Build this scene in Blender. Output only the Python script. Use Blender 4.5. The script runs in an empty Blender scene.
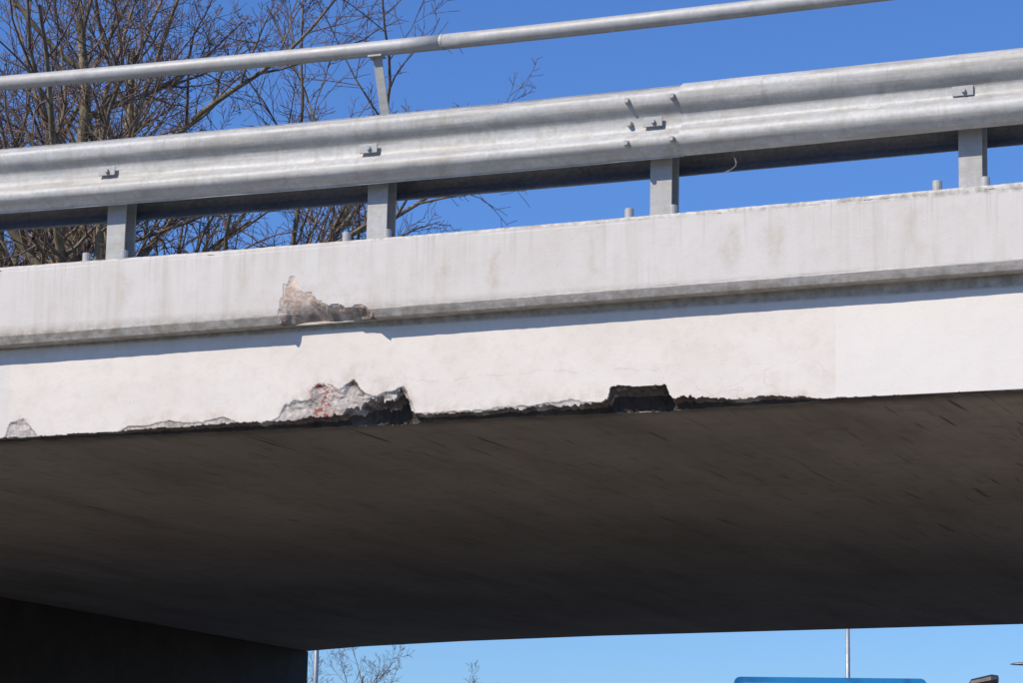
import bpy, math, random
import numpy as np
from mathutils import Vector, Matrix

scene=bpy.context.scene
scene.view_settings.view_transform='Standard'
scene.view_settings.look='None'
scene.view_settings.exposure=0

# ---------------------------------------------------------------- helpers
def link(o,parent=None):
    scene.collection.objects.link(o)
    if parent: o.parent=parent
    return o
def empty(name):
    e=bpy.data.objects.new(name,None); e.empty_display_size=.3
    return link(e)
def mesh_obj(name,verts,faces,mat=None,parent=None,smooth=False,mats=None,midx=None):
    me=bpy.data.meshes.new(name)
    me.from_pydata([tuple(v) for v in verts],[],[tuple(f) for f in faces]) if not isinstance(faces,np.ndarray) else fill(me,verts,faces)
    if mats:
        for m in mats: me.materials.append(m)
        if midx is not None: me.polygons.foreach_set('material_index',np.asarray(midx,dtype=np.int32))
    elif mat: me.materials.append(mat)
    if smooth: me.polygons.foreach_set('use_smooth',np.ones(len(me.polygons),dtype=bool))
    me.update()
    return link(bpy.data.objects.new(name,me),parent)
def fill(me,verts,faces):
    v=np.asarray(verts,dtype=np.float32); n=faces.shape[1]
    me.vertices.add(len(v)); me.vertices.foreach_set('co',v.ravel())
    me.loops.add(faces.size); me.loops.foreach_set('vertex_index',faces.astype(np.int32).ravel())
    me.polygons.add(len(faces))
    me.polygons.foreach_set('loop_start',np.arange(0,faces.size,n,dtype=np.int32))
    me.update(calc_edges=True)
def grid_faces(nr,nc,flip=False):
    i=np.arange(nr-1)[:,None]; j=np.arange(nc-1)[None,:]
    a=i*nc+j
    f=np.stack([a,a+nc,a+nc+1,a+1],-1).reshape(-1,4)
    return f[:,::-1].copy() if flip else f
class MB:
    def __init__(s): s.v=[];s.f=[]
    def add(s,v,f):
        o=len(s.v); s.v+= [tuple(p) for p in v]; s.f+=[tuple(i+o for i in q) for q in f]
    def box(s,x0,x1,y0,y1,z0,z1):
        c=[(x0,y0,z0),(x1,y0,z0),(x1,y1,z0),(x0,y1,z0),(x0,y0,z1),(x1,y0,z1),(x1,y1,z1),(x0,y1,z1)]
        s.add(c,[(0,3,2,1),(4,5,6,7),(0,1,5,4),(1,2,6,5),(2,3,7,6),(3,0,4,7)])
    def cyl(s,p0,p1,r0,r1=None,n=12,caps=True):
        r1=r0 if r1 is None else r1
        p0=Vector(p0);p1=Vector(p1);d=(p1-p0).normalized()
        a=d.orthogonal().normalized();b=d.cross(a)
        v=[]
        for p,r in((p0,r0),(p1,r1)):
            for k in range(n):
                t=2*math.pi*k/n; v.append(p+a*r*math.cos(t)+b*r*math.sin(t))
        f=[(k,(k+1)%n,n+(k+1)%n,n+k) for k in range(n)]
        if caps: f+=[tuple(range(n-1,-1,-1)),tuple(range(n,2*n))]
        s.add(v,f)
    def obj(s,name,mat,parent=None,smooth=False,bevel=0):
        o=mesh_obj(name,s.v,s.f,mat,parent,smooth)
        if bevel:
            m=o.modifiers.new('b','BEVEL');m.width=bevel;m.segments=2;m.limit_method='ANGLE'
        return o

# numpy value noise
def _h(ix,iy,seed):
    n=(ix.astype(np.int64)*374761393+iy.astype(np.int64)*668265263+seed*1442695041)&0xFFFFFFFF
    n=((n^(n>>13))*1274126177)&0xFFFFFFFF
    n=(n^(n>>16))&0xFFFFFF
    return n/float(0xFFFFFF)
def vnoise(x,y,seed=0):
    ix=np.floor(x);iy=np.floor(y);fx=x-ix;fy=y-iy
    fx=fx*fx*(3-2*fx);fy=fy*fy*(3-2*fy)
    a=_h(ix,iy,seed);b=_h(ix+1,iy,seed);c=_h(ix,iy+1,seed);d=_h(ix+1,iy+1,seed)
    return (a*(1-fx)+b*fx)*(1-fy)+(c*(1-fx)+d*fx)*fy
def fbm(x,y,seed=0,o=4):
    s=0;a=.5;t=0
    for k in range(o):
        s=s+a*vnoise(x*2**k+17*k,y*2**k-9*k,seed+k);t+=a;a*=.55
    return s/t

# ---------------------------------------------------------------- node helpers
class NT:
    def __init__(s,name):
        s.m=bpy.data.materials.new(name);s.m.use_nodes=True
        s.t=s.m.node_tree;s.t.nodes.clear()
        s.out=s.n('ShaderNodeOutputMaterial');s.b=s.n('ShaderNodeBsdfPrincipled')
        s.l(s.b.outputs[0],s.out.inputs[0])
        s.tc=s.n('ShaderNodeTexCoord').outputs['Object']
    def n(s,t,**k):
        nd=s.t.nodes.new(t)
        for a,b in k.items(): setattr(nd,a,b)
        return nd
    def l(s,a,b): s.t.links.new(a,b)
    def setin(s,i,v):
        if isinstance(v,bpy.types.NodeSocket): s.l(v,i)
        elif isinstance(v,(tuple,list)) and len(v)==3 and i.type=='RGBA': i.default_value=(*v,1)
        else: i.default_value=v
    def map(s,scale=(1,1,1),rot=(0,0,0),loc=(0,0,0),vec=None):
        m=s.n('ShaderNodeMapping');s.l(vec or s.tc,m.inputs[0])
        m.inputs['Scale'].default_value=scale;m.inputs['Rotation'].default_value=rot;m.inputs['Location'].default_value=loc
        return m.outputs[0]
    def noise(s,vec,scale=5,detail=4,rough=.55,dist=0):
        n=s.n('ShaderNodeTexNoise');s.l(vec,n.inputs['Vector'])
        n.inputs['Scale'].default_value=scale;n.inputs['Detail'].default_value=detail
        n.inputs['Roughness'].default_value=rough;n.inputs['Distortion'].default_value=dist
        return n.outputs[0]
    def voro(s,vec,scale=5,feat='F1',out='Distance'):
        n=s.n('ShaderNodeTexVoronoi',feature=feat);s.l(vec,n.inputs['Vector']);n.inputs['Scale'].default_value=scale
        return n.outputs[out]
    def ramp(s,v,a,b,c0=0,c1=1):
        n=s.n('ShaderNodeMapRange');n.clamp=True
        s.setin(n.inputs[0],v)
        n.inputs[1].default_value=a;n.inputs[2].default_value=b;n.inputs[3].default_value=c0;n.inputs[4].default_value=c1
        return n.outputs[0]
    def math(s,op,a,b=0):
        n=s.n('ShaderNodeMath',operation=op);s.setin(n.inputs[0],a);s.setin(n.inputs[1],b);return n.outputs[0]
    def mix(s,f,a,b,mode='MIX'):
        n=s.n('ShaderNodeMix',data_type='RGBA',blend_type=mode)
        s.setin(n.inputs[0],f);s.setin(n.inputs[6],a);s.setin(n.inputs[7],b);return n.outputs[2]
    def attr(s,name):
        n=s.n('ShaderNodeAttribute');n.attribute_name=name;return n.outputs['Fac']
    def xyz(s):
        n=s.n('ShaderNodeSeparateXYZ');s.l(s.tc,n.inputs[0]);return n.outputs
    def bump(s,h,st=.3,dist=.01):
        n=s.n('ShaderNodeBump');s.setin(n.inputs['Height'],h);n.inputs['Strength'].default_value=st;n.inputs['Distance'].default_value=dist
        s.l(n.outputs[0],s.b.inputs['Normal'])
    def base(s,c,rough=.8,metal=0):
        s.setin(s.b.inputs['Base Color'],c);s.setin(s.b.inputs['Roughness'],rough);s.setin(s.b.inputs['Metallic'],metal)
        return s.m

# ---------------------------------------------------------------- materials
def broken_color(k,z):
    n1=k.noise(k.map(),9,5,.65)
    n2=k.noise(k.map(),48,3,.6)
    lowz=k.ramp(z,4.40,4.35)
    ca=k.mix(lowz,(.44,.32,.25),(.33,.29,.26))
    cb=k.mix(lowz,(.72,.59,.50),(.60,.555,.51))
    c=k.mix(k.ramp(n1,.36,.6),ca,cb)
    c=k.mix(k.ramp(n2,.45,.68,0,.8),c,(.68,.63,.575))
    v=k.voro(k.map(),55,'F1','Distance')
    c=k.mix(k.ramp(v,.0,.28,.5,0),c,(.25,.20,.165))
    n3=k.noise(k.map(loc=(3,1,4)),6,4,.7)
    c=k.mix(k.ramp(n3,.55,.68,0,.65),c,(.20,.155,.12))
    return c
def paint_mat(name):
    k=NT(name);x,y,z=k.xyz()
    up=k.ramp(z,4.5,4.56)
    base=k.mix(up,(.775,.725,.665),(.67,.645,.61))
    ed=k.math('ADD',x,k.math('MULTIPLY',k.noise(k.map(),9,2),.012))
    rep=k.math('MULTIPLY',k.ramp(ed,2.452,2.458),k.ramp(z,4.53,4.5))
    old=k.ramp(rep,0,1,1,.3)
    base=k.mix(rep,base,(.785,.745,.69))
    lef=k.math('MULTIPLY',k.ramp(ed,-2.49,-2.5),k.ramp(z,4.53,4.5))
    base=k.mix(lef,base,(.72,.69,.65))
    m=k.noise(k.map((1,1,1.6)),1.6,4,.6)
    base=k.mix(k.math('MULTIPLY',old,k.ramp(m,.4,.7,0,.33)),base,(.57,.515,.45))
    m2=k.noise(k.map(),11,4,.7)
    base=k.mix(k.math('MULTIPLY',old,k.ramp(m2,.48,.72,0,.3)),base,(.55,.48,.41))
    s=k.noise(k.map((8,1,.5)),1.5,4,.65,.2)
    s2=k.noise(k.map((1,1,1)),.9,1)
    st=k.math('MULTIPLY',k.ramp(s,.48,.68),k.ramp(s2,.40,.56))
    st=k.math('MULTIPLY',st,up)
    base=k.mix(k.math('MULTIPLY',st,.34),base,(.47,.42,.34))
    nn=k.math('MULTIPLY',k.math('SUBTRACT',k.noise(k.map((3,1,2.5)),3,3),.5),.16)
    xx=k.math('ADD',x,nn);tot=None
    for (sx,sw,zt,zb,a) in((.60,.045,4.93,4.66,.5),(1.915,.07,4.96,4.72,.55),(2.18,.07,4.98,4.70,.45),(.28,.04,4.90,4.70,.35),(1.15,.04,4.98,4.7,.35),(-.95,.06,4.98,4.72,.35),(-1.7,.05,4.97,4.7,.35),(2.9,.06,4.99,4.7,.3)):
        dd=k.math('ABSOLUTE',k.math('SUBTRACT',xx,sx))
        f=k.math('MULTIPLY',k.ramp(dd,sw,sw*.1,0,a),k.math('MULTIPLY',k.ramp(z,zt,zt-.08),k.ramp(z,zb-.06,zb+.06)))
        tot=f if tot is None else k.math('MAXIMUM',tot,f)
    tot=k.math('MULTIPLY',tot,k.ramp(m2,.35,.6,.3,1))
    base=k.mix(tot,base,(.45,.39,.28))
    d=k.noise(k.map((42,1,1.1)),1.0,3,.6)
    dm=k.math('MULTIPLY',k.ramp(d,.54,.74),k.ramp(z,4.74,5.02))
    base=k.mix(k.math('MULTIPLY',dm,.42),base,(.36,.33,.29))
    v=k.voro(k.map(),26)
    sp=k.math('MULTIPLY',k.ramp(v,.08,.04),k.ramp(m,.45,.55))
    base=k.mix(k.math('MULTIPLY',sp,.6),base,(.25,.2,.16))
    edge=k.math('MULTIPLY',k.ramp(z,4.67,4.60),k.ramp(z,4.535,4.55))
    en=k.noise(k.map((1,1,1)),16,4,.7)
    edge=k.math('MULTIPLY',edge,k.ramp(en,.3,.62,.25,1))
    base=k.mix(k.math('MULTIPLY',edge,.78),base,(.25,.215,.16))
    eb=k.math('MULTIPLY',k.ramp(z,4.995,5.015),k.ramp(en,.42,.6))
    base=k.mix(k.math('MULTIPLY',eb,.6),base,(.22,.2,.14))
    wv=k.n('ShaderNodeVectorMath',operation='ADD')
    nz=k.n('ShaderNodeTexNoise');nz.inputs['Scale'].default_value=6;k.l(k.tc,nz.inputs['Vector'])
    sc=k.n('ShaderNodeVectorMath',operation='SCALE');k.l(nz.outputs['Color'],sc.inputs[0]);sc.inputs['Scale'].default_value=.25
    k.l(k.tc,wv.inputs[0]);k.l(sc.outputs[0],wv.inputs[1])
    cr=k.voro(k.map((1,1,2.2),vec=wv.outputs[0]),2.3,'DISTANCE_TO_EDGE')
    cm=k.math('MULTIPLY',k.ramp(cr,.008,.003),k.ramp(z,4.25,4.16))
    cm=k.math('MULTIPLY',cm,k.ramp(x,1.45,1.6))
    cm=k.math('MULTIPLY',cm,k.ramp(x,2.42,2.36))
    base=k.mix(k.math('MULTIPLY',cm,.28),base,(.38,.29,.24))
    wz=k.math('ADD',k.math('SUBTRACT',z,4.235),k.math('MULTIPLY',k.math('SUBTRACT',k.noise(k.map((1,1,.1)),3.2,5,.7),.5),.16))
    cl=k.math('MULTIPLY',k.ramp(k.math('ABSOLUTE',wz),.0035,.0012),k.math('MULTIPLY',k.ramp(x,-.35,.1),k.ramp(x,2.1,1.7)))
    cl=k.math('MULTIPLY',cl,k.ramp(m2,.42,.56))
    base=k.mix(k.math('MULTIPLY',cl,.3),base,(.42,.33,.27))
    dm=k.attr('dmg');hl=k.attr('halo')
    base=k.mix(k.math('MULTIPLY',hl,k.ramp(m2,.42,.62,.0,.6)),base,(.53,.44,.35))
    base=k.mix(k.ramp(dm,.3,.6),base,broken_color(k,z))
    rd=k.attr('red')
    rs=k.noise(k.map((26,20,40),(0,.8,0)),1,4,.65)
    base=k.mix(k.math('MULTIPLY',rd,k.ramp(rs,.50,.57,0,.9)),base,(.30,.065,.045))
    dn=k.noise(k.map(),17,4,.7)
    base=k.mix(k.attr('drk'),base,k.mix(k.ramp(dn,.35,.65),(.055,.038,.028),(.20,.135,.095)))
    h=k.math('ADD',k.math('MULTIPLY',k.noise(k.map(),60,4,.7),k.ramp(dm,0,1,.3,1.3)),k.math('MULTIPLY',m2,.5))
    k.bump(h,.32,.010)
    return k.base(base,.85)
def soffit_mat():
    k=NT('soffit_concrete');x,y,z=k.xyz()
    n=k.noise(k.map((1,.5,1)),.9,5,.6)
    c=k.mix(k.ramp(n,.3,.7),(.36,.30,.24),(.52,.45,.37))
    c=k.mix(k.ramp(k.noise(k.map((4,.4,1)),1,4,.6),.42,.7,0,.28),c,(.58,.51,.43))
    c=k.mix(k.ramp(k.noise(k.map((2.4,.35,1),(0,0,.06),loc=(3,2,0)),1,4,.6),.5,.7,0,.38),c,(.21,.17,.13))
    fine=k.noise(k.map((17,.8,1),(0,0,.05)),1,3,.6)
    c=k.mix(k.ramp(fine,.5,.75,0,.22),c,(.18,.15,.115))
    s=k.noise(k.map((20,1.0,1),(0,0,.10)),1,2,.5,.15)
    sm=k.noise(k.map((1,1,1),loc=(1,5,0)),.9,2)
    fd=k.ramp(y,8,3,.15,1)
    sc=k.math('MULTIPLY',k.ramp(s,.64,.70),k.ramp(sm,.44,.58))
    c=k.mix(k.math('MULTIPLY',k.math('MULTIPLY',sc,.75),fd),c,(.07,.055,.042))
    s=k.noise(k.map((40,1.3,1),(0,0,-.12),loc=(4,0,0)),1,2,.5)
    sc=k.math('MULTIPLY',k.ramp(s,.68,.73),k.ramp(sm,.60,.50))
    c=k.mix(k.math('MULTIPLY',k.math('MULTIPLY',sc,.7),fd),c,(.06,.05,.04))
    blot=k.noise(k.map(loc=(9,0,0)),6,4,.7)
    c=k.mix(k.ramp(blot,.52,.68,0,.35),c,(.22,.18,.14))
    eb=k.noise(k.map((1,1.5,1),loc=(2,7,0)),5,4,.7)
    c=k.mix(k.math('MULTIPLY',k.ramp(y,.26,.04),k.ramp(eb,.35,.55,.25,.85)),c,(.07,.056,.044))
    c=k.mix(k.ramp(k.attr('dmg'),.3,.7,0,.8),c,(.08,.062,.05))
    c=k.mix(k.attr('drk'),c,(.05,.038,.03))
    k.bump(k.noise(k.map((3,1,1)),18,4,.7),.35,.02)
    return k.base(c,.9)
def conc_mat(name,a=(.30,.28,.25),b=(.42,.40,.37)):
    k=NT(name);n=k.noise(k.map(),2,5,.65)
    c=k.mix(k.ramp(n,.3,.7),a,b);k.bump(k.noise(k.map(),40,3),.25,.01)
    return k.base(c,.9)
def galv_mat(name,lo=(.40,.41,.42),hi=(.60,.605,.60),metal=.2,rough=.62,dirt=.5):
    k=NT(name)
    v=k.voro(k.map(),55,'F1','Color')
    sp=k.n('ShaderNodeSeparateXYZ');k.l(v,sp.inputs[0])
    n=k.noise(k.map((1,1,2)),2.2,4,.65)
    c=k.mix(k.ramp(n,.32,.68),lo,hi)
    c=k.mix(k.ramp(sp.outputs[0],0,1,0,.34),c,(.31,.325,.34))
    st=k.noise(k.map((10,10,1.2)),1.3,4,.7)
    c=k.mix(k.ramp(st,.52,.70,0,dirt),c,(.33,.30,.25))
    st=k.noise(k.map((1.0,14,26)),1.3,4,.7)
    c=k.mix(k.ramp(st,.48,.66,0,dirt*1.3),c,(.36,.335,.28))
    gr=k.noise(k.map(),7,4,.75)
    c=k.mix(k.ramp(gr,.52,.72,0,.4),c,(.26,.25,.22))
    r=k.ramp(n,.3,.7,rough-.08,rough+.12)
    k.bump(k.math('ADD',k.noise(k.map(),5,3),k.math('MULTIPLY',sp.outputs[0],.1)),.18,.02)
    return k.base(c,r,metal)
def bark_mat():
    k=NT('bark')
    n=k.noise(k.map((1,1,.4)),5,3,.6)
    r=k.attr('rad')
    thick=k.mix(k.ramp(n,.35,.65),(.12,.095,.06),(.32,.265,.165))
    thin=k.mix(k.ramp(n,.35,.65),(.12,.078,.062),(.20,.14,.105))
    c=k.mix(k.ramp(r,.015,.05),thin,thick)
    return k.base(c,.85)
def simple(name,c,rough=.6,metal=0,var=.15):
    k=NT(name);n=k.noise(k.map(),8,4)
    d=tuple(v*(1-var*2) for v in c)
    return k.base(k.mix(k.ramp(n,.3,.7),d,c),rough,metal)

M_paint=paint_mat('painted_concrete'); M_soff=soffit_mat(); M_conc=conc_mat('concrete')
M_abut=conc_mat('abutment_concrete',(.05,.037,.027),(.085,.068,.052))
M_galv=galv_mat('galvanised_steel',(.44,.445,.44),(.60,.60,.58)); M_post=galv_mat('galvanised_post',(.36,.365,.37),(.50,.505,.505))
M_pipe=galv_mat('galvanised_pipe',(.41,.42,.425),(.53,.535,.535),.2,.6,.35)
M_galv_shade=galv_mat('galvanised_shaded',(.10,.105,.115),(.17,.175,.185),.1,.7,.2)  # galvanised steel darkened: shade behind the front rail put into the colour
M_bark=bark_mat()
def ground_mats():
    k=NT('grass_ground');n=k.noise(k.map(),.6,5,.7);n2=k.noise(k.map(),18,3)
    c=k.mix(k.ramp(n,.3,.7),(.07,.08,.03),(.15,.14,.07));c=k.mix(k.ramp(n2,.4,.7,0,.5),c,(.22,.19,.11))
    k.bump(n2,.6,.05);g=k.base(c,.95)
    k=NT('asphalt');n=k.noise(k.map((1,.2,1)),.8,4);n2=k.noise(k.map(),90,2)
    c=k.mix(k.ramp(n,.3,.7),(.055,.055,.056),(.09,.087,.083));c=k.mix(k.ramp(n2,.5,.7,0,.4),c,(.14,.14,.135))
    k.bump(n2,.3,.005);a=k.base(c,.9)
    k=NT('road_paint');n=k.noise(k.map(),30,4)
    p=k.base(k.mix(k.ramp(n,.35,.6),(.5,.5,.48),(.78,.78,.76)),.7)
    return g,a,p
M_grass,M_asph,M_line=ground_mats()

# ---------------------------------------------------------------- bridge
bridge=empty('bridge')
def gl(X): return .058*np.tanh(X/6.2)
def gt(X): return .017+.016*(1-np.cos(2*np.pi*(X-.3)/13))+.045*np.tanh(X/8)
def warp(X,z):
    a=gl(X);b=gt(X)
    t1=np.clip((z-4.015)/(4.575-4.015),0,1);t2=np.clip((z-4.575)/(5.0-4.575),0,1)
    return z+np.where(z<=4.575,a*t1,a*(1-t2)+b*t2)
def profile(fine):
    pts=[(.62,4.90,.03),(.62,5.0,.03),(-.105,5.0,.0065),(-.117,4.996,.0065),(-.12,4.985,.0065),(-.12,4.618,.0062),(-.098,4.578,.0062),(-.09,4.575,.0062),(0,4.575,.0062),(0,4.022,.0062),(.004,4.016,.0062),(.010,4.015,.0062),(.36,4.015,.0085),(.60,4.015,.05)]
    P=[(pts[0][0],pts[0][1])]
    for a,b in zip(pts[:-1],pts[1:]):
        d=math.hypot(b[0]-a[0],b[1]-a[1]);n=max(1,int(round(d/b[2]))) if fine else 1
        if fine and b==pts[2]: n=24
        for i in range(1,n+1):
            t=i/n
            if fine and b==pts[2]: t=1-(1-t)**2
            P.append((a[0]+(b[0]-a[0])*t,a[1]+(b[1]-a[1])*t))
    return np.array(P)
def inpoly(px,py,poly):
    ins=np.zeros(px.shape,bool)
    n=len(poly)
    for i in range(n):
        x0,y0=poly[i];x1,y1=poly[(i+1)%n]
        if y0==y1: continue
        c=((y0>py)!=(y1>py))&(px<(x1-x0)*(py-y0)/(y1-y0)+x0)
        ins^=c
    return ins
def polydist(px,py,poly):
    D=np.full(px.shape,9.)
    n=len(poly)
    for i in range(n):
        x0,y0=poly[i];x1,y1=poly[(i+1)%n]
        dx=x1-x0;dy=y1-y0;L=dx*dx+dy*dy
        t=np.clip(((px-x0)*dx+(py-y0)*dy)/L,0,1)
        if y0<4.57 and y1<4.57: continue
        D=np.minimum(D,np.hypot(px-x0-t*dx,py-y0-t*dy))
    return D
def fascia(name,xs,fine):
    P=profile(fine)
    X=np.repeat(xs[None,:],len(P),0);Y=np.repeat(P[:,0:1],len(xs),1);Z=np.repeat(P[:,1:2],len(xs),1)
    Y0=Y.copy();Z0=Z.copy()
    dmg=np.zeros_like(X);drk=np.zeros_like(X);red=np.zeros_like(X);halo=np.zeros_like(X)
    if fine:
        fade=np.clip((X-xs[0])/.15,0,1)*np.clip((xs[-1]-X)/.15,0,1)
        un=(fbm(X*1.5,Z*2,3)-.5)*.006*fade
        low=(Z0<4.57)
        # ---------- lower face, shallow spalls
        kx=[-2.75,-2.52,-2.49,-2.40,-2.33,-2.28,-1.78,-1.70,-1.45,-1.30,-1.10,-.98,-.80,-.74,-.70,-.56,-.50,-.42,-.30,-.20,.02,.05,.10,.6,.9,1.2,1.24,1.58,1.62,1.8,2.2,2.28,2.32,3.0]
        kh=[0,    0,   .09,  .13,  .05,  .004, .01, .05, .075, .06, .07, .035,.03, .06,.13,  .15, .20, .17, .21, .17, .19, .12,.035,.055,.065,.05,.03,.03,.03,.026,.024,.03,.0,  0]
        hs=np.interp(X,kx,kh)
        jag=.45+1.0*fbm(X*7,Z*9,11,5)
        zr=Z0-4.015
        face=(np.abs(Y0)<.012)&low
        m=face&(zr<hs*jag)&(hs>.006)
        deep=np.clip((hs-.08)/.06,0,1)
        edge=np.clip((hs*jag-zr)/(.012+.03*deep),0,1)
        dep=((.003+.006*fbm(X*14,Z*14,23,4))+deep*.022*fbm(X*10,Z*14,27,4))*edge
        Y=np.where(m,Y+dep,Y);dmg=np.where(m,1,dmg)
        halo=np.where(face,np.clip(1-(zr-hs*jag)/(.03+.6*hs),0,1)*np.clip(hs/.03,0,1),halo)
        # ---------- lower corner break-off
        cx=[-2.8,-2.5,-2.3,-1.75,-1.65,-1.0,-.75,-.6,-.36,-.28,-.16,.02,.045,.12,.3,.6,.95,1.10,1.205,1.222,1.53,1.55,1.66,1.8,2.28,2.35,3.6]
        ch=[.0,.014,.012,.014,.024,.028,.03,.036,.05,.09,.12,.145,.09,.030,.026,.030,.038,.042,.05,.125,.12,.065,.05,.03,.02,.005,.003]
        cd=[.0,.04,.02,.03,.06,.07,.06,.09,.10,.10,.12,.13,.10,.06,.06,.06,.07,.08,.09,.10,.10,.08,.08,.06,.04,.01,.005]
        nn=fbm(X*13,X*0+.5,31,5);n2=fbm(X*45,X*0+2.5,37,3)
        box=np.clip((X-1.212)/.012,0,1)*np.clip((1.545-X)/.012,0,1)
        h=np.interp(X,cx,ch);h=h*(1-box)*(.35+1.0*nn+.6*(n2-.3))+box*h*(.78+.36*fbm(X*8,X*0+.7,33,4))+.004*n2
        d=np.interp(X,cx,cd)*(.6+.8*fbm(X*8,X*0+7.5,41,4))+.004
        h=np.maximum(h,.002);d=np.maximum(d,.002)
        zone=low&(Y0>-.02)
        a=np.maximum(Y,0)/d;b=np.maximum(zr,0)/h
        s=a*a+b*b
        cut=zone&(s<1)
        kk=(-(a+b)+np.sqrt(np.maximum((a+b)**2-2*(s-1),0)))/2
        rough=(fbm(X*26,(Y0+Z0*1.0)*26,51,4)-.5)
        big=np.clip(h/.05,0,1)
        Y=np.where(cut,Y+kk*d+rough*.035*big,Y);Z=np.where(cut,Z+kk*h+rough*.016*big*(1-box*.5),Z)
        dmg=np.where(cut,1,dmg)
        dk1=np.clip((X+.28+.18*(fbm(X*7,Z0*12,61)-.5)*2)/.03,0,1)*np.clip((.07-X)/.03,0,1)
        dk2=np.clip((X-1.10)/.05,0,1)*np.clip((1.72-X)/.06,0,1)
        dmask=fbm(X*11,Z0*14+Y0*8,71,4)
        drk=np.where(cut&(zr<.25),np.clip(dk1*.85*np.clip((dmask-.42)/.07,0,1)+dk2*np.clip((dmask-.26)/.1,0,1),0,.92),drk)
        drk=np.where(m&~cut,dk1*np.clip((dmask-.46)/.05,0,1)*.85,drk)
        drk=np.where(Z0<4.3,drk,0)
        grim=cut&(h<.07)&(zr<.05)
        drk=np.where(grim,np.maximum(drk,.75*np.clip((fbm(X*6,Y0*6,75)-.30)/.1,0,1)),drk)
        red=np.where((dmg>0)|(halo>.8),np.clip(1-np.abs(X+.47)/.12,0,1)*1.6+np.clip(1-np.abs(X-2.22)/.07,0,1),0);red=np.clip(red,0,1)
        # ---------- impact hole in the upper beam
        poly=[(-.705,4.56),(-.695,4.70),(-.685,4.785),(-.65,4.795),(-.615,4.83),(-.585,4.795),(-.57,4.755),(-.51,4.735),(-.46,4.69),(-.40,4.662),(-.30,4.645),(-.17,4.635),(-.12,4.61),(-.11,4.56)]
        jx=X+(fbm(X*22,Z0*22,81,3)-.5)*.045;jz=Z0+(fbm(X*22,Z0*22,87,3)-.5)*.045
        upz=(Z0>=4.574)&(Y0<-.0)&(Z0<4.95)
        jzz=np.maximum(jz,4.565)
        hole=upz&inpoly(jx,jzz,poly)&(Y0<-.05)
        ds=polydist(jx,jzz,poly)
        dp=np.interp(X,[-.72,-.62,-.5,-.36,-.25,-.10],[.03,.065,.095,.09,.055,.03])
        t=np.clip((4.695-Z0)/.12,0,1)
        dd=.004+(.007+dp*t**1.5)*np.clip(ds/.05,0.1,1)+(fbm(X*16,Z0*16,91,4)-.5)*.013*np.clip(ds/.02,0,1)
        dd=np.clip(dd,.003,.112)
        front=hole&(Y0<-.095)
        Y=np.where(front,-.12+dd,Y)
        un2=hole&~front
        Z=np.where(un2,Z+.012+.03*fbm(X*20,Y0*20,95,3),Z);Y=np.where(un2,np.maximum(Y,-.12+dd*.95),Y)
        dmg=np.where(hole,1,dmg)
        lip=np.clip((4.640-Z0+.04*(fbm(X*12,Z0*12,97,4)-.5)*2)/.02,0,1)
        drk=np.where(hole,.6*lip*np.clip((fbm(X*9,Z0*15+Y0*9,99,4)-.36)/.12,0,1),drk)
        hh=upz&(Y0<-.1)&(X>-.85)&(X<.0)
        halo=np.where(hh,np.maximum(halo,.8*np.clip(1-np.hypot((X+.45)/.5,(Z0-4.64)/.2),0,1)),halo)
        de=(Z0<4.625)&(Z0>4.574)&(Y0<-.08)&~hole
        Y=np.where(de,Y+fade*(.006*(fbm(X*12,Z0*20,103)-.5)),Y)
        Y=np.where((Z0>4.62)&(Z0<4.97)&(Y0<-.11)|face,Y+un,Y)
        te=(Z0>4.98)&(Y0<-.1)
        Z=np.where(te,Z-np.clip(fbm(X*14,X*0+.9,111,5)-.52,0,1)*.035*fade,Z)
    Z=warp(X,Z)
    V=np.stack([X,Y,Z],-1).reshape(-1,3)
    F=grid_faces(len(P),len(xs))
    rows=np.repeat(np.arange(len(P)-1),len(xs)-1)
    yc=(P[:-1,0]+P[1:,0])/2;zc=(P[:-1,1]+P[1:,1])/2
    mi=((yc>.002)&(zc<4.1)).astype(np.int32)[rows]
    me=bpy.data.meshes.new(name);fill(me,V,F)
    me.materials.append(M_paint);me.materials.append(M_soff)
    me.polygons.foreach_set('material_index',mi)
    for nm,arr in(('dmg',dmg),('drk',drk),('red',red),('halo',halo)):
        at=me.attributes.new(nm,'FLOAT','POINT');at.data.foreach_set('value',arr.astype(np.float32).ravel())
    me.polygons.foreach_set('use_smooth',np.zeros(len(F),bool))
    me.update()
    return link(bpy.data.objects.new(name,me),bridge)
fascia('edge_beam_damaged',np.arange(-3.0,3.8001,.0062),True)
fascia('edge_beam_left',np.linspace(-32,-3.0,60),False)
fascia('edge_beam_right',np.linspace(3.7976,32,60),False)

far=[(-32,20),(-12,15.8),(-9,14.95),(-7.8,14.35),(-6.9,13.88),(-5.5,13.42),(-3.8,13.05),(-1.5,12.78),(.63,12.53),(5,12.3),(12,12.1),(32,12)]
fv=[];ff=[]
n=len(far)
for (x,y) in far: fv.append((x,.60,4.015))
for (x,y) in far: fv.append((x,y-.04,4.015))
for (x,y) in far: fv.append((x,y,4.06))
for (x,y) in far: fv.append((x,y,5.0+.02))
for (x,y) in far: fv.append((x,y-.6,5.02))
for (x,y) in far: fv.append((x,y-.6,4.90))
for r in range(5):
    for i in range(n-1): ff.append((r*n+i,(r+1)*n+i,(r+1)*n+i+1,r*n+i+1))
mesh_obj('slab',fv,ff,None,bridge,mats=[M_soff,M_conc],midx=[0]*(n-1)+[1]*(4*(n-1)))
dv=[(x,.60,4.904) for x,_ in far]+[(x,y-.58,4.904) for x,y in far]
mesh_obj('deck_asphalt',dv,[(i,i+1,n+i+1,n+i) for i in range(n-1)],M_asph,bridge)
b=MB()
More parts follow.
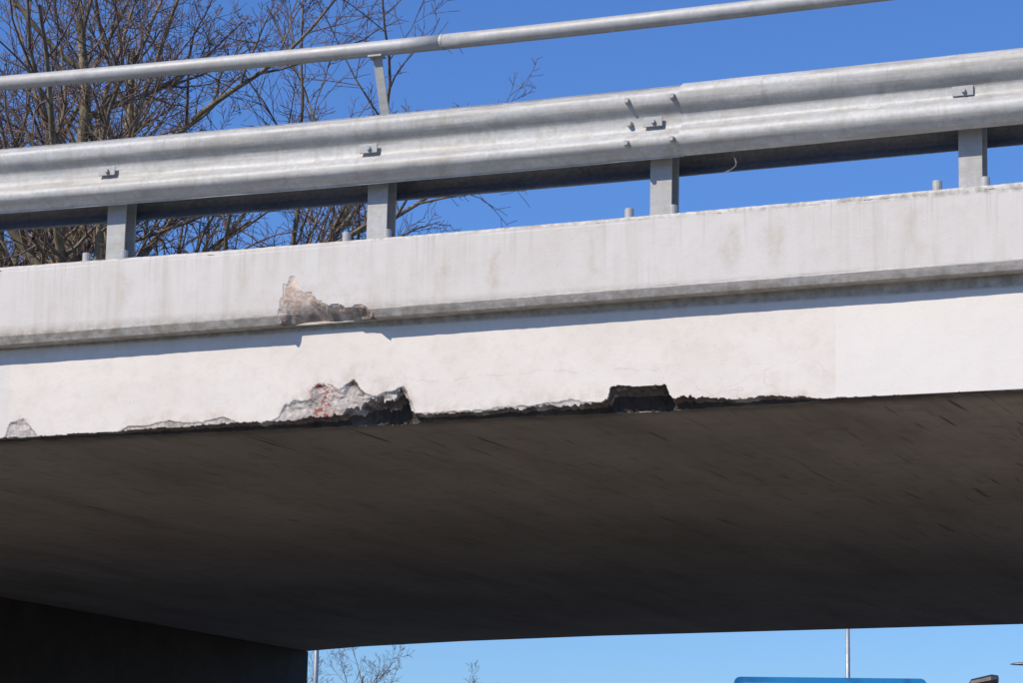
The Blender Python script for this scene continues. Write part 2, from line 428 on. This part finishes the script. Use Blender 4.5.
for i in range(-30,30,6): b.add([(i,6.2,4.91),(i+3,6.2,4.91),(i+3,6.35,4.91),(i,6.35,4.91)],[(0,1,2,3)])
b.add([(-32,1.4,4.91),(32,1.4,4.91),(32,1.55,4.91),(-32,1.55,4.91)],[(0,1,2,3)])
b.obj('deck_markings',M_line,bridge)
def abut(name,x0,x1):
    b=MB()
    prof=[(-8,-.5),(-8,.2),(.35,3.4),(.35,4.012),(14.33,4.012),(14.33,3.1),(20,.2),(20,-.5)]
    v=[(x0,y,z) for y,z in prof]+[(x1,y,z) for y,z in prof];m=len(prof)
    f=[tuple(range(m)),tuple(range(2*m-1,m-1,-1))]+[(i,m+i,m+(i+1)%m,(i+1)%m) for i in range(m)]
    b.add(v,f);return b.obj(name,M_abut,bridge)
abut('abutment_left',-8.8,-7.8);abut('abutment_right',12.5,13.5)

# ---------------------------------------------------------------- guard rail
rail=empty('guard_rail')
def dz(X): return .018*(1-np.cos(2*np.pi*(X-.6)/12))+.010*np.tanh(X/3)+.012
def wprofile():
    pts=[(-.004,.196),(.0,.190),(-.018,.184),(-.058,.158),(-.066,.142),(-.062,.100),(-.054,.080),(-.020,.045),(-.012,.030),(-.012,-.030),(-.020,-.045),(-.056,-.078),(-.068,-.098),(-.066,-.128),(-.056,-.142),(-.008,-.184),(0,-.190),(-.003,-.196)]
    P=np.array(pts)
    for _ in range(1):
        Q=[P[0]]
        for a,b_ in zip(P[:-1],P[1:]): Q+= [a*.75+b_*.25,a*.25+b_*.75]
        Q.append(P[-1]);P=np.array(Q)
    return P
WP=wprofile()
def wbeam(name,x0,x1,yb,sgn,off=0,mat=None,zo=0,amp=1):
    xs=np.linspace(x0,x1,max(2,int((x1-x0)/.05)))
    th=.005
    nrm=np.gradient(WP,axis=0);nrm=np.stack([nrm[:,1],-nrm[:,0]],1);nrm/=np.linalg.norm(nrm,axis=1)[:,None]
    if nrm[len(WP)//2,0]>0: nrm=-nrm
    A=WP+nrm*(off);B=WP+nrm*(off-th)
    L=np.concatenate([A,B[::-1],A[:1]])
    X=np.repeat(xs[None,:],len(L),0)
    dent=(fbm(xs*1.3+5,xs*0+.5,int(abs(yb)*100)+3,3)-.5)*.010*amp
    loc=(fbm(X*3.2,np.repeat((L[:,1:2])*9,len(xs),1)+3,7+int(abs(yb)*10),4)-.5)*.009*amp
    Y=yb+sgn*(L[:,0:1])+dent[None,:]+loc;Z=5.5675+zo+L[:,1:2]+dz(xs)[None,:]+0*X
    V=np.stack([X,Y,Z],-1).reshape(-1,3)
    F=grid_faces(len(L),len(xs),flip=sgn<0)
    o=mesh_obj(name,V,F,mat or M_galv,rail,smooth=True)
    m=o.modifiers.new('e','EDGE_SPLIT');m.split_angle=math.radians(45)
    return o
J=[-11.9,-5.14,1.585,8.38,15.2]
J0=[-18]+J;J1=J+[22]
for i,(a,c) in enumerate(zip(J0,J1)):
    # the proud sheet (its free end casts the fine joint shadow) alternates with the lapped one
    wbeam(f'front_rail_{i+1}',a-(.32 if i and i%2==0 else 0),c+(0 if i%2==0 else 0),.10,1,off=.017*((i+0)%2))
    wbeam(f'rear_rail_{i+1}',a-(.32 if i else 0),c,.335,-1,off=.005*(i%2),mat=M_galv_shade,zo=-.046,amp=.3)
b_post=MB();b_bolt=MB();b_pl=MB();b_anch=MB();b_sp=MB()
posts=[-1.955+1.69*k for k in range(-8,11)]
for i,px in enumerate(posts):
    zt=4.985+float(gt(np.array(px)));zr=5.5675+float(dz(np.array(px)))
    w=.062
    b_post.box(px-w,px+w,.190,.199,zt,zr+.15)
    b_post.box(px-w,px+w,.301,.310,zt,zr+.15)
    b_post.box(px-.005,px+.005,.200,.300,zt,zr+.15)
    b_pl.box(px-.20,px+.16,.12,.40,zt+.02,zt+.035)
    b_sp.box(px-.05,px+.05,.112,.188,zr-.09,zr+.09);b_sp.box(px-.05,px+.05,.312,.322,zr-.09,zr+.09)
    b_pl.box(px-.060,px+.050,.062,.070,zr-.026,zr+.026)
    b_bolt.cyl((px,.075,zr),(px,.046,zr),.0145,.0115,10)
    for ax,ay in((-.165,.15),(.085,.15),(-.165,.36),(.125,.36)):
        b_anch.cyl((px+ax,ay,zt),(px+ax,ay,zt+.125),.025,n=14)
        b_anch.cyl((px+ax,ay,zt+.03),(px+ax,ay,zt+.070),.034,n=6)
for j in J:
    zr=5.5675+float(dz(np.array(j)))
    for (dx,zz,yy) in((-.30,.118,.026),(-.30,.0,.072),(-.04,.118,.020),(-.30,-.118,.024),(-.04,-.118,.016),(.11,.118,.034)):
        b_bolt.cyl((j+dx,yy+.012,zr+zz),(j+dx,yy-.014,zr+zz),.018,.013,10)
b_post.obj('posts',M_post,rail,bevel=.0015);b_pl.obj('plates',M_post,rail,bevel=.002);b_sp.obj('spacers',M_galv_shade,rail)
b_bolt.obj('bolts',M_post,rail);b_anch.obj('anchor_bolts',M_pipe,rail,bevel=.003)
# ---------------------------------------------------------------- hand rail
hr=empty('hand_rail')
def pz(X): return 6.178+.05*(1-math.cos(2*math.pi*(X-.4)/16))-.006*math.tanh(max(X,0)/3)
def tube(name,pts,r,parent,mat,n=20):
    P=[Vector(p) for p in pts];V=[];F=[]
    for i,p in enumerate(P):
        d=(P[min(i+1,len(P)-1)]-P[max(i-1,0)]).normalized();a=Vector((0,0,1));a=(a-d*a.dot(d)).normalized();c=d.cross(a)
        for k in range(n):
            t=2*math.pi*k/n;V.append(p+a*r*math.cos(t)+c*r*math.sin(t))
    for i in range(len(P)-1):
        for k in range(n): F.append((i*n+k,i*n+(k+1)%n,(i+1)*n+(k+1)%n,(i+1)*n+k))
    F.append(tuple(range(n-1,-1,-1)));F.append(tuple((len(P)-1)*n+k for k in range(n)))
    return mesh_obj(name,V,F,mat,parent,smooth=True)
def seg(a,c): return [(x,.13,pz(x)) for x in np.linspace(a,c,int((c-a)/.25)+2)]
cuts=[-18,-12,-5.9,.13,6.1,12.1,20]
for i,(a,c) in enumerate(zip(cuts[:-1],cuts[1:])):
    tube(f'pipe_{i+1}',seg(a+.004,c-.004),.044,hr,M_pipe)
    tube(f'sleeve_{i+1}',[(c-.05,.13,pz(c)),(c+.05,.13,pz(c))],.039,hr,M_pipe)
    if i<5:
        b=MB();b.cyl((c+.005,.13,pz(c)),(c+.018,.13,pz(c)),.0465,n=20);b.obj(f'collar_{i+1}',M_pipe,hr)
b=MB()
for kx in(-15.475,-8.715,-.265,6.495,13.255):
    z1=pz(kx)-.040;z0=5.70
    t=Vector((kx,.135,z1));q=Vector((kx+.03,.24,z0))
    for (ox,wx,oy,wy) in((-.030,.055,0,.006),(-.030,.006,.006,.045)):
        v=[]
        for p in(q,t):
            v+=[(p.x+ox,p.y+oy,p.z),(p.x+ox+wx,p.y+oy,p.z),(p.x+ox+wx,p.y+oy+wy,p.z),(p.x+ox,p.y+oy+wy,p.z)]
        b.add(v,[(3,2,1,0),(4,5,6,7),(0,1,5,4),(1,2,6,5),(2,3,7,6),(3,0,4,7)])
    b.box(kx-.045,kx+.04,.10,.17,z1-.012,z1-.002)
    b.cyl((kx-.03,.135,z1-.025),(kx-.03,.135,z1),.010,n=8);b.cyl((kx+.025,.135,z1-.025),(kx+.025,.135,z1),.010,n=8)
    b.box(kx-.04,kx+.04,.215,.28,5.58,5.72)
b.obj('struts',M_post,hr,bevel=.001)

# ---------------------------------------------------------------- trees
def make_tree_mesh(name,seed,H,R,spread=1.0,counts=(14,9,7,6),lens=(.50,.44,.48,.50),forks=1,minr=.006):
    rd=random.Random(seed);lines=[]
    nseg=[12,9,6,4,3]
    def grow(p,d,L,r,lv):
        n=nseg[lv];pts=[p.copy()];rs=[r];rend=r*(.22 if lv<2 else .4)
        w=[.06,.12,.15,.17,.18][lv]
        for i in range(n):
            d=(d+Vector((rd.gauss(0,w),rd.gauss(0,w),rd.gauss(0,w)*.6+[.02,.06,.05,.05,.06][lv]))).normalized()
            p=p+d*(L/n);pts.append(p.copy());rs.append(max(minr,r+(rend-r)*(i+1)/n))
        lines.append((pts,rs))
        if lv>=len(counts): return
        c=counts[lv];c=max(2,int(c*rd.uniform(.8,1.2)))
        ph=rd.uniform(0,6.28)
        for q in range(c):
            lo=.28 if lv==0 else .18
            t=lo+(1-lo)*(q+rd.random()*.8)/c;t=min(t,.98)
            f=t*n;i=min(int(f),n-1);u=f-i
            bp=pts[i].lerp(pts[i+1],u);br=rs[i]+(rs[i+1]-rs[i])*u
            dd=(pts[i+1]-pts[i]).normalized();ph+=2.4+rd.uniform(-.4,.4)
            a=dd.orthogonal().normalized();bb=dd.cross(a)
            ang=math.radians(rd.uniform(26,55)*spread)
            nd=dd*math.cos(ang)+(a*math.cos(ph)+bb*math.sin(ph))*math.sin(ang)
            l=L*lens[lv]*(1.15-.65*t)*rd.uniform(.75,1.25)
            grow(bp,nd,l,max(minr,min(br*.75,br*rd.uniform(.45,.72))),lv+1)
    for k in range(forks):
        a=rd.uniform(0,6.28)+k*6.28/forks
        d=Vector((math.cos(a)*.16*(forks>1),math.sin(a)*.16*(forks>1),1)).normalized()
        grow(Vector((math.cos(a)*R*.6*(forks>1),math.sin(a)*R*.6*(forks>1),-.2)),d,H*.95*rd.uniform(.88,1.03),R,0)
    V=[];F=[];RA=[];base=0
    for pts,rs in lines:
        P=np.array([tuple(p) for p in pts]);r=np.array(rs);n=7 if rs[0]>.05 else 4 if rs[0]>.015 else 3
        T=np.gradient(P,axis=0);T/=np.linalg.norm(T,axis=1)[:,None]
        ref=np.array([.31,.22,.05]) if abs(T[0,2])>.7 else np.array([0,0,1.])
        A=np.cross(T,ref);A/=np.linalg.norm(A,axis=1)[:,None];B=np.cross(T,A)
        th=np.arange(n)*2*np.pi/n
        ring=P[:,None]+r[:,None,None]*(A[:,None]*np.cos(th)[None,:,None]+B[:,None]*np.sin(th)[None,:,None])
        V.append(ring.reshape(-1,3));RA.append(np.repeat(r,n))
        i=np.arange(len(P)-1)[:,None];k=np.arange(n)[None,:]
        q=np.stack([base+i*n+k,base+i*n+(k+1)%n,base+(i+1)*n+(k+1)%n,base+(i+1)*n+k],-1).reshape(-1,4)
        F.append(q);base+=len(P)*n
    V=np.concatenate(V);F=np.concatenate(F);RA=np.concatenate(RA)
    me=bpy.data.meshes.new(name);fill(me,V,F);me.materials.append(M_bark)
    at=me.attributes.new('rad','FLOAT','POINT');at.data.foreach_set('value',RA.astype(np.float32))
    me.polygons.foreach_set('use_smooth',np.ones(len(F),bool));me.update()
    return me
T1=make_tree_mesh('bare_tree_a',3,18.5,.33,1.05,forks=2)
T2=make_tree_mesh('bare_tree_b',11,18.5,.32,1.1,forks=2)
T3=make_tree_mesh('bare_tree_c',21,11,.16,1.0,counts=(12,8,6,4))
def tree(me,x,y,rot,s=1):
    o=bpy.data.objects.new('bare_tree',me);link(o);o.location=(x,y,0);o.rotation_euler=(0,0,rot);o.scale=(s,s,s);return o
tree(T1,-23.0,31,.3,1.05);tree(T2,-21.9,32,2.1,1.05);tree(T2,-27,35,4.0,1.08)
for x,y,r,s in((-43,87,0,.93),(-38.5,89,2,.76),(-50,92,1,1),(-60,95,4,1.1),(30,60,1,1.2),(38,40,2,1.1),(26,90,5,1.2),(-40,20,2,1.2),(-45,45,3,1.3)):
    tree(T3,x,y,r,s)

# ---------------------------------------------------------------- ground, road, embankments
g=np.concatenate([[-1500,-600,-250],np.linspace(-100,-9.0,60),[-8.79,-7.81],np.linspace(-7,11.5,8),[12.51,13.49],np.linspace(14,100,50),[250,600,1500]])
gy=np.concatenate([[-1500,-500,-150,-60],np.linspace(-30,45,76),[70,150,500,1500]])
GX,GY=np.meshgrid(g,gy)
dx_=np.where((GX<-8.7)|(GX>13.4),0,1)
out=np.maximum(np.maximum(.9-GY,GY-11.5),0)
hgt=np.clip(3.95-out/1.7,0,3.95)*(1-dx_)
hgt*=np.clip((400-np.abs(GX))/100,0,1)
hgt+=(fbm(GX*.3,GY*.3,5,3)-.5)*.12*(hgt>.05)
mesh_obj('ground',np.stack([GX,GY,hgt],-1).reshape(-1,3),grid_faces(len(gy),len(g),flip=True),M_grass)
mesh_obj('road',[(-5,-600,.004),(5,-600,.004),(5,900,.004),(-5,900,.004)],[(0,1,2,3)],M_asph)
b=MB()
for y in range(-120,300,9): b.add([(-.07,y,.008),(.07,y,.008),(.07,y+3,.008),(-.07,y+3,.008)],[(0,1,2,3)])
for s in(-4.6,4.5): b.add([(s,-600,.008),(s+.1,-600,.008),(s+.1,900,.008),(s,900,.008)],[(0,1,2,3)])
b.obj('road_marking',M_line)
b=MB()
for s in(-5.15,5.0): b.box(s,s+.15,-200,300,-.1,.12)
b.obj('kerb',M_conc,bevel=.015)
M_pave=conc_mat('paving',(.34,.32,.29),(.46,.44,.40))
b=MB()
b.add([(5.15,-200,.10),(11.5,-200,.10),(11.5,300,.10),(5.15,300,.10)],[(0,1,2,3)])
b.add([(-7.5,-200,.10),(-5.15,-200,.10),(-5.15,300,.10),(-7.5,300,.10)],[(0,1,2,3)])
b.obj('pavement',M_pave)

# ---------------------------------------------------------------- street furniture
M_lamp=simple('lamp_grey_metal',(.40,.42,.44),.45,.4);M_dark=simple('dark_housing',(.03,.03,.035),.5)
M_head=simple('lamp_head_grey',(.22,.23,.25),.4,.3)
def street_lamp(x,y,h,ang,arm=1.2,r=.07):
    e=empty('street_lamp')
    b=MB();b.cyl((0,0,0),(0,0,1.2),r*1.5,r*1.5,14);b.cyl((0,0,1.2),(0,0,h-.25),r*1.2,r*.6,14);b.obj('pole',M_lamp,e,True)
    tube('arm',[(0,0,h-.27),(.0,0,h-.1),(.12,0,h),(arm*.6,0,h+.05),(arm,0,h+.08)],r*.5,e,M_lamp,8)
    b=MB()
    sec=[(arm-.05,.05,.03),(arm+.1,.12,.06),(arm+.45,.15,.07),(arm+.7,.10,.04),(arm+.78,.03,.015)];n=10
    v=[];f=[]
    for (sx,w,hh) in sec:
        for k in range(n):
            t=2*math.pi*k/n;v.append((sx,w*math.cos(t),h+.09+hh*math.sin(t)*(1 if math.sin(t)>0 else .6)))
    for i in range(len(sec)-1):
        for k in range(n): f.append((i*n+k,i*n+(k+1)%n,(i+1)*n+(k+1)%n,(i+1)*n+k))
    f+=[tuple(range(n-1,-1,-1)),tuple((len(sec)-1)*n+k for k in range(n))]
    b.add(v,f);b.obj('lamp_head',M_head,e,True)
    e.location=(x,y,0);e.rotation_euler=(0,0,ang)
street_lamp(-20.6,81,12.5,math.radians(80),r=.10)
street_lamp(-12.9,77.9,8.68,math.radians(180),.5)
street_lamp(-14.50,27.8,7.6,math.radians(60),r=.05)
e=empty('direction_sign')
def rrect(w,h,r,n=6):
    p=[]
    for cx,cz,a0 in((w/2-r,h/2-r,0),(-w/2+r,h/2-r,90),(-w/2+r,-h/2+r,180),(w/2-r,-h/2+r,270)):
        for k in range(n+1):
            a=math.radians(a0+90*k/n);p.append((cx+r*math.cos(a),cz+r*math.sin(a)))
    return p
def plate(name,w,h,r,y0,y1,mat,par,cx=0,cz=0):
    P=rrect(w,h,r);n=len(P)
    v=[(cx+x,y0,cz+z) for x,z in P]+[(cx+x,y1,cz+z) for x,z in P]
    f=[tuple(range(n)),tuple(range(2*n-1,n-1,-1))]+[(i,n+i,n+(i+1)%n,(i+1)%n) for i in range(n)]
    return mesh_obj(name,v,f,mat,par)
M_blue=simple('sign_blue',(.02,.24,.58),.4,0,.04);M_white=simple('sign_white',(.8,.8,.8),.4,0,.04)
zc=5.17
plate('back_panel',4.6,2.5,.15,0,.04,M_lamp,e,0,zc)
plate('blue_rim',4.6,2.5,.15,-.004,-.001,M_blue,e,0,zc)
plate('white_border',4.3,2.2,.12,-.008,-.005,M_white,e,0,zc)
plate('blue_face',4.2,2.1,.1,-.012,-.009,M_blue,e,0,zc)
b=MB()
rd=random.Random(2)
for row,zz in enumerate((zc+.45,zc-.05,zc-.55)):
    x=-1.7
    for w in range(rd.randint(6,9)):
        b.box(x,x+.18,-.016,-.013,zz,zz+.26);x+=.25
b.box(1.3,1.42,-.016,-.013,zc-.6,zc+.4)
b.add([(1.1,-.0165,zc+.35),(1.62,-.0165,zc+.35),(1.36,-.0165,zc+.75)],[(0,1,2)])
b.obj('legend',M_white,e)
b=MB();b.cyl((-1.5,.1,0),(-1.5,.1,zc+1),.07);b.cyl((1.5,.1,0),(1.5,.1,zc+1),.07);b.obj('sign_posts',M_lamp,e)
e.location=(-12.6,51.4,0);e.rotation_euler=(0,0,math.radians(16))
e=empty('surveillance_camera')
b=MB();b.cyl((0,0,0),(0,0,6.2),.08,.06);b.box(-.2,.2,-.04,.04,6.14,6.2);b.obj('pole',M_lamp,e)
b=MB();v=[]
for (sx,hh,w) in((-.34,.05,.08),(-.28,.13,.13),(.22,.15,.14),(.36,.10,.10)):
    for a in range(10):
        t=a*math.pi/5;v.append((sx,w*math.cos(t),6.38+.18*sx+hh*math.sin(t)))
f=[(i*10+k,i*10+(k+1)%10,(i+1)*10+(k+1)%10,(i+1)*10+k) for i in range(3) for k in range(10)]+[tuple(range(9,-1,-1)),tuple(range(30,40))]
b.add(v,f);b.obj('camera_housing',M_dark,e)
e.location=(-9.2,52.8,0)

# ---------------------------------------------------------------- light
EL=math.radians(42);AZ=math.radians(30)
ts=Vector((-math.sin(AZ)*math.cos(EL),-math.cos(AZ)*math.cos(EL),math.sin(EL)))
sd=bpy.data.lights.new('sun','SUN');sd.energy=4.4;sd.angle=math.radians(.5);sd.color=(1,.905,.77)
so=link(bpy.data.objects.new('sun',sd));so.rotation_euler=(-ts).to_track_quat('-Z','Y').to_euler()
w=bpy.data.worlds.new('World');scene.world=w;w.use_nodes=True
nt=w.node_tree;bg=nt.nodes['Background'];sk=nt.nodes.new('ShaderNodeTexSky');sk.sky_type='NISHITA';sk.sun_disc=False
sk.sun_elevation=EL;sk.sun_rotation=math.pi+AZ;sk.air_density=1.2;sk.dust_density=.0;sk.ozone_density=4;sk.altitude=0
mx=nt.nodes.new('ShaderNodeMix');mx.data_type='RGBA';mx.blend_type='MULTIPLY';mx.inputs[0].default_value=1
nt.links.new(sk.outputs[0],mx.inputs[6]);mx.inputs[7].default_value=(.56,.83,1.36,1)
nt.links.new(mx.outputs[2],bg.inputs[0]);bg.inputs[1].default_value=.096

# ---------------------------------------------------------------- camera
cd=bpy.data.cameras.new('camera');cam=link(bpy.data.objects.new('camera',cd))
R=Matrix(((0.92229188,0.05537599,0.38250645),(0.38601369,-0.18130946,-0.90450004),(0.01926445,0.98186576,-0.18859613)))
cam.matrix_world=Matrix.Translation((6.3625,-13.5077,1.6))@R.to_4x4()
cd.sensor_width=36;cd.lens=2783.7*36/1024;cd.clip_end=4000;cd.clip_start=.1
scene.camera=cam
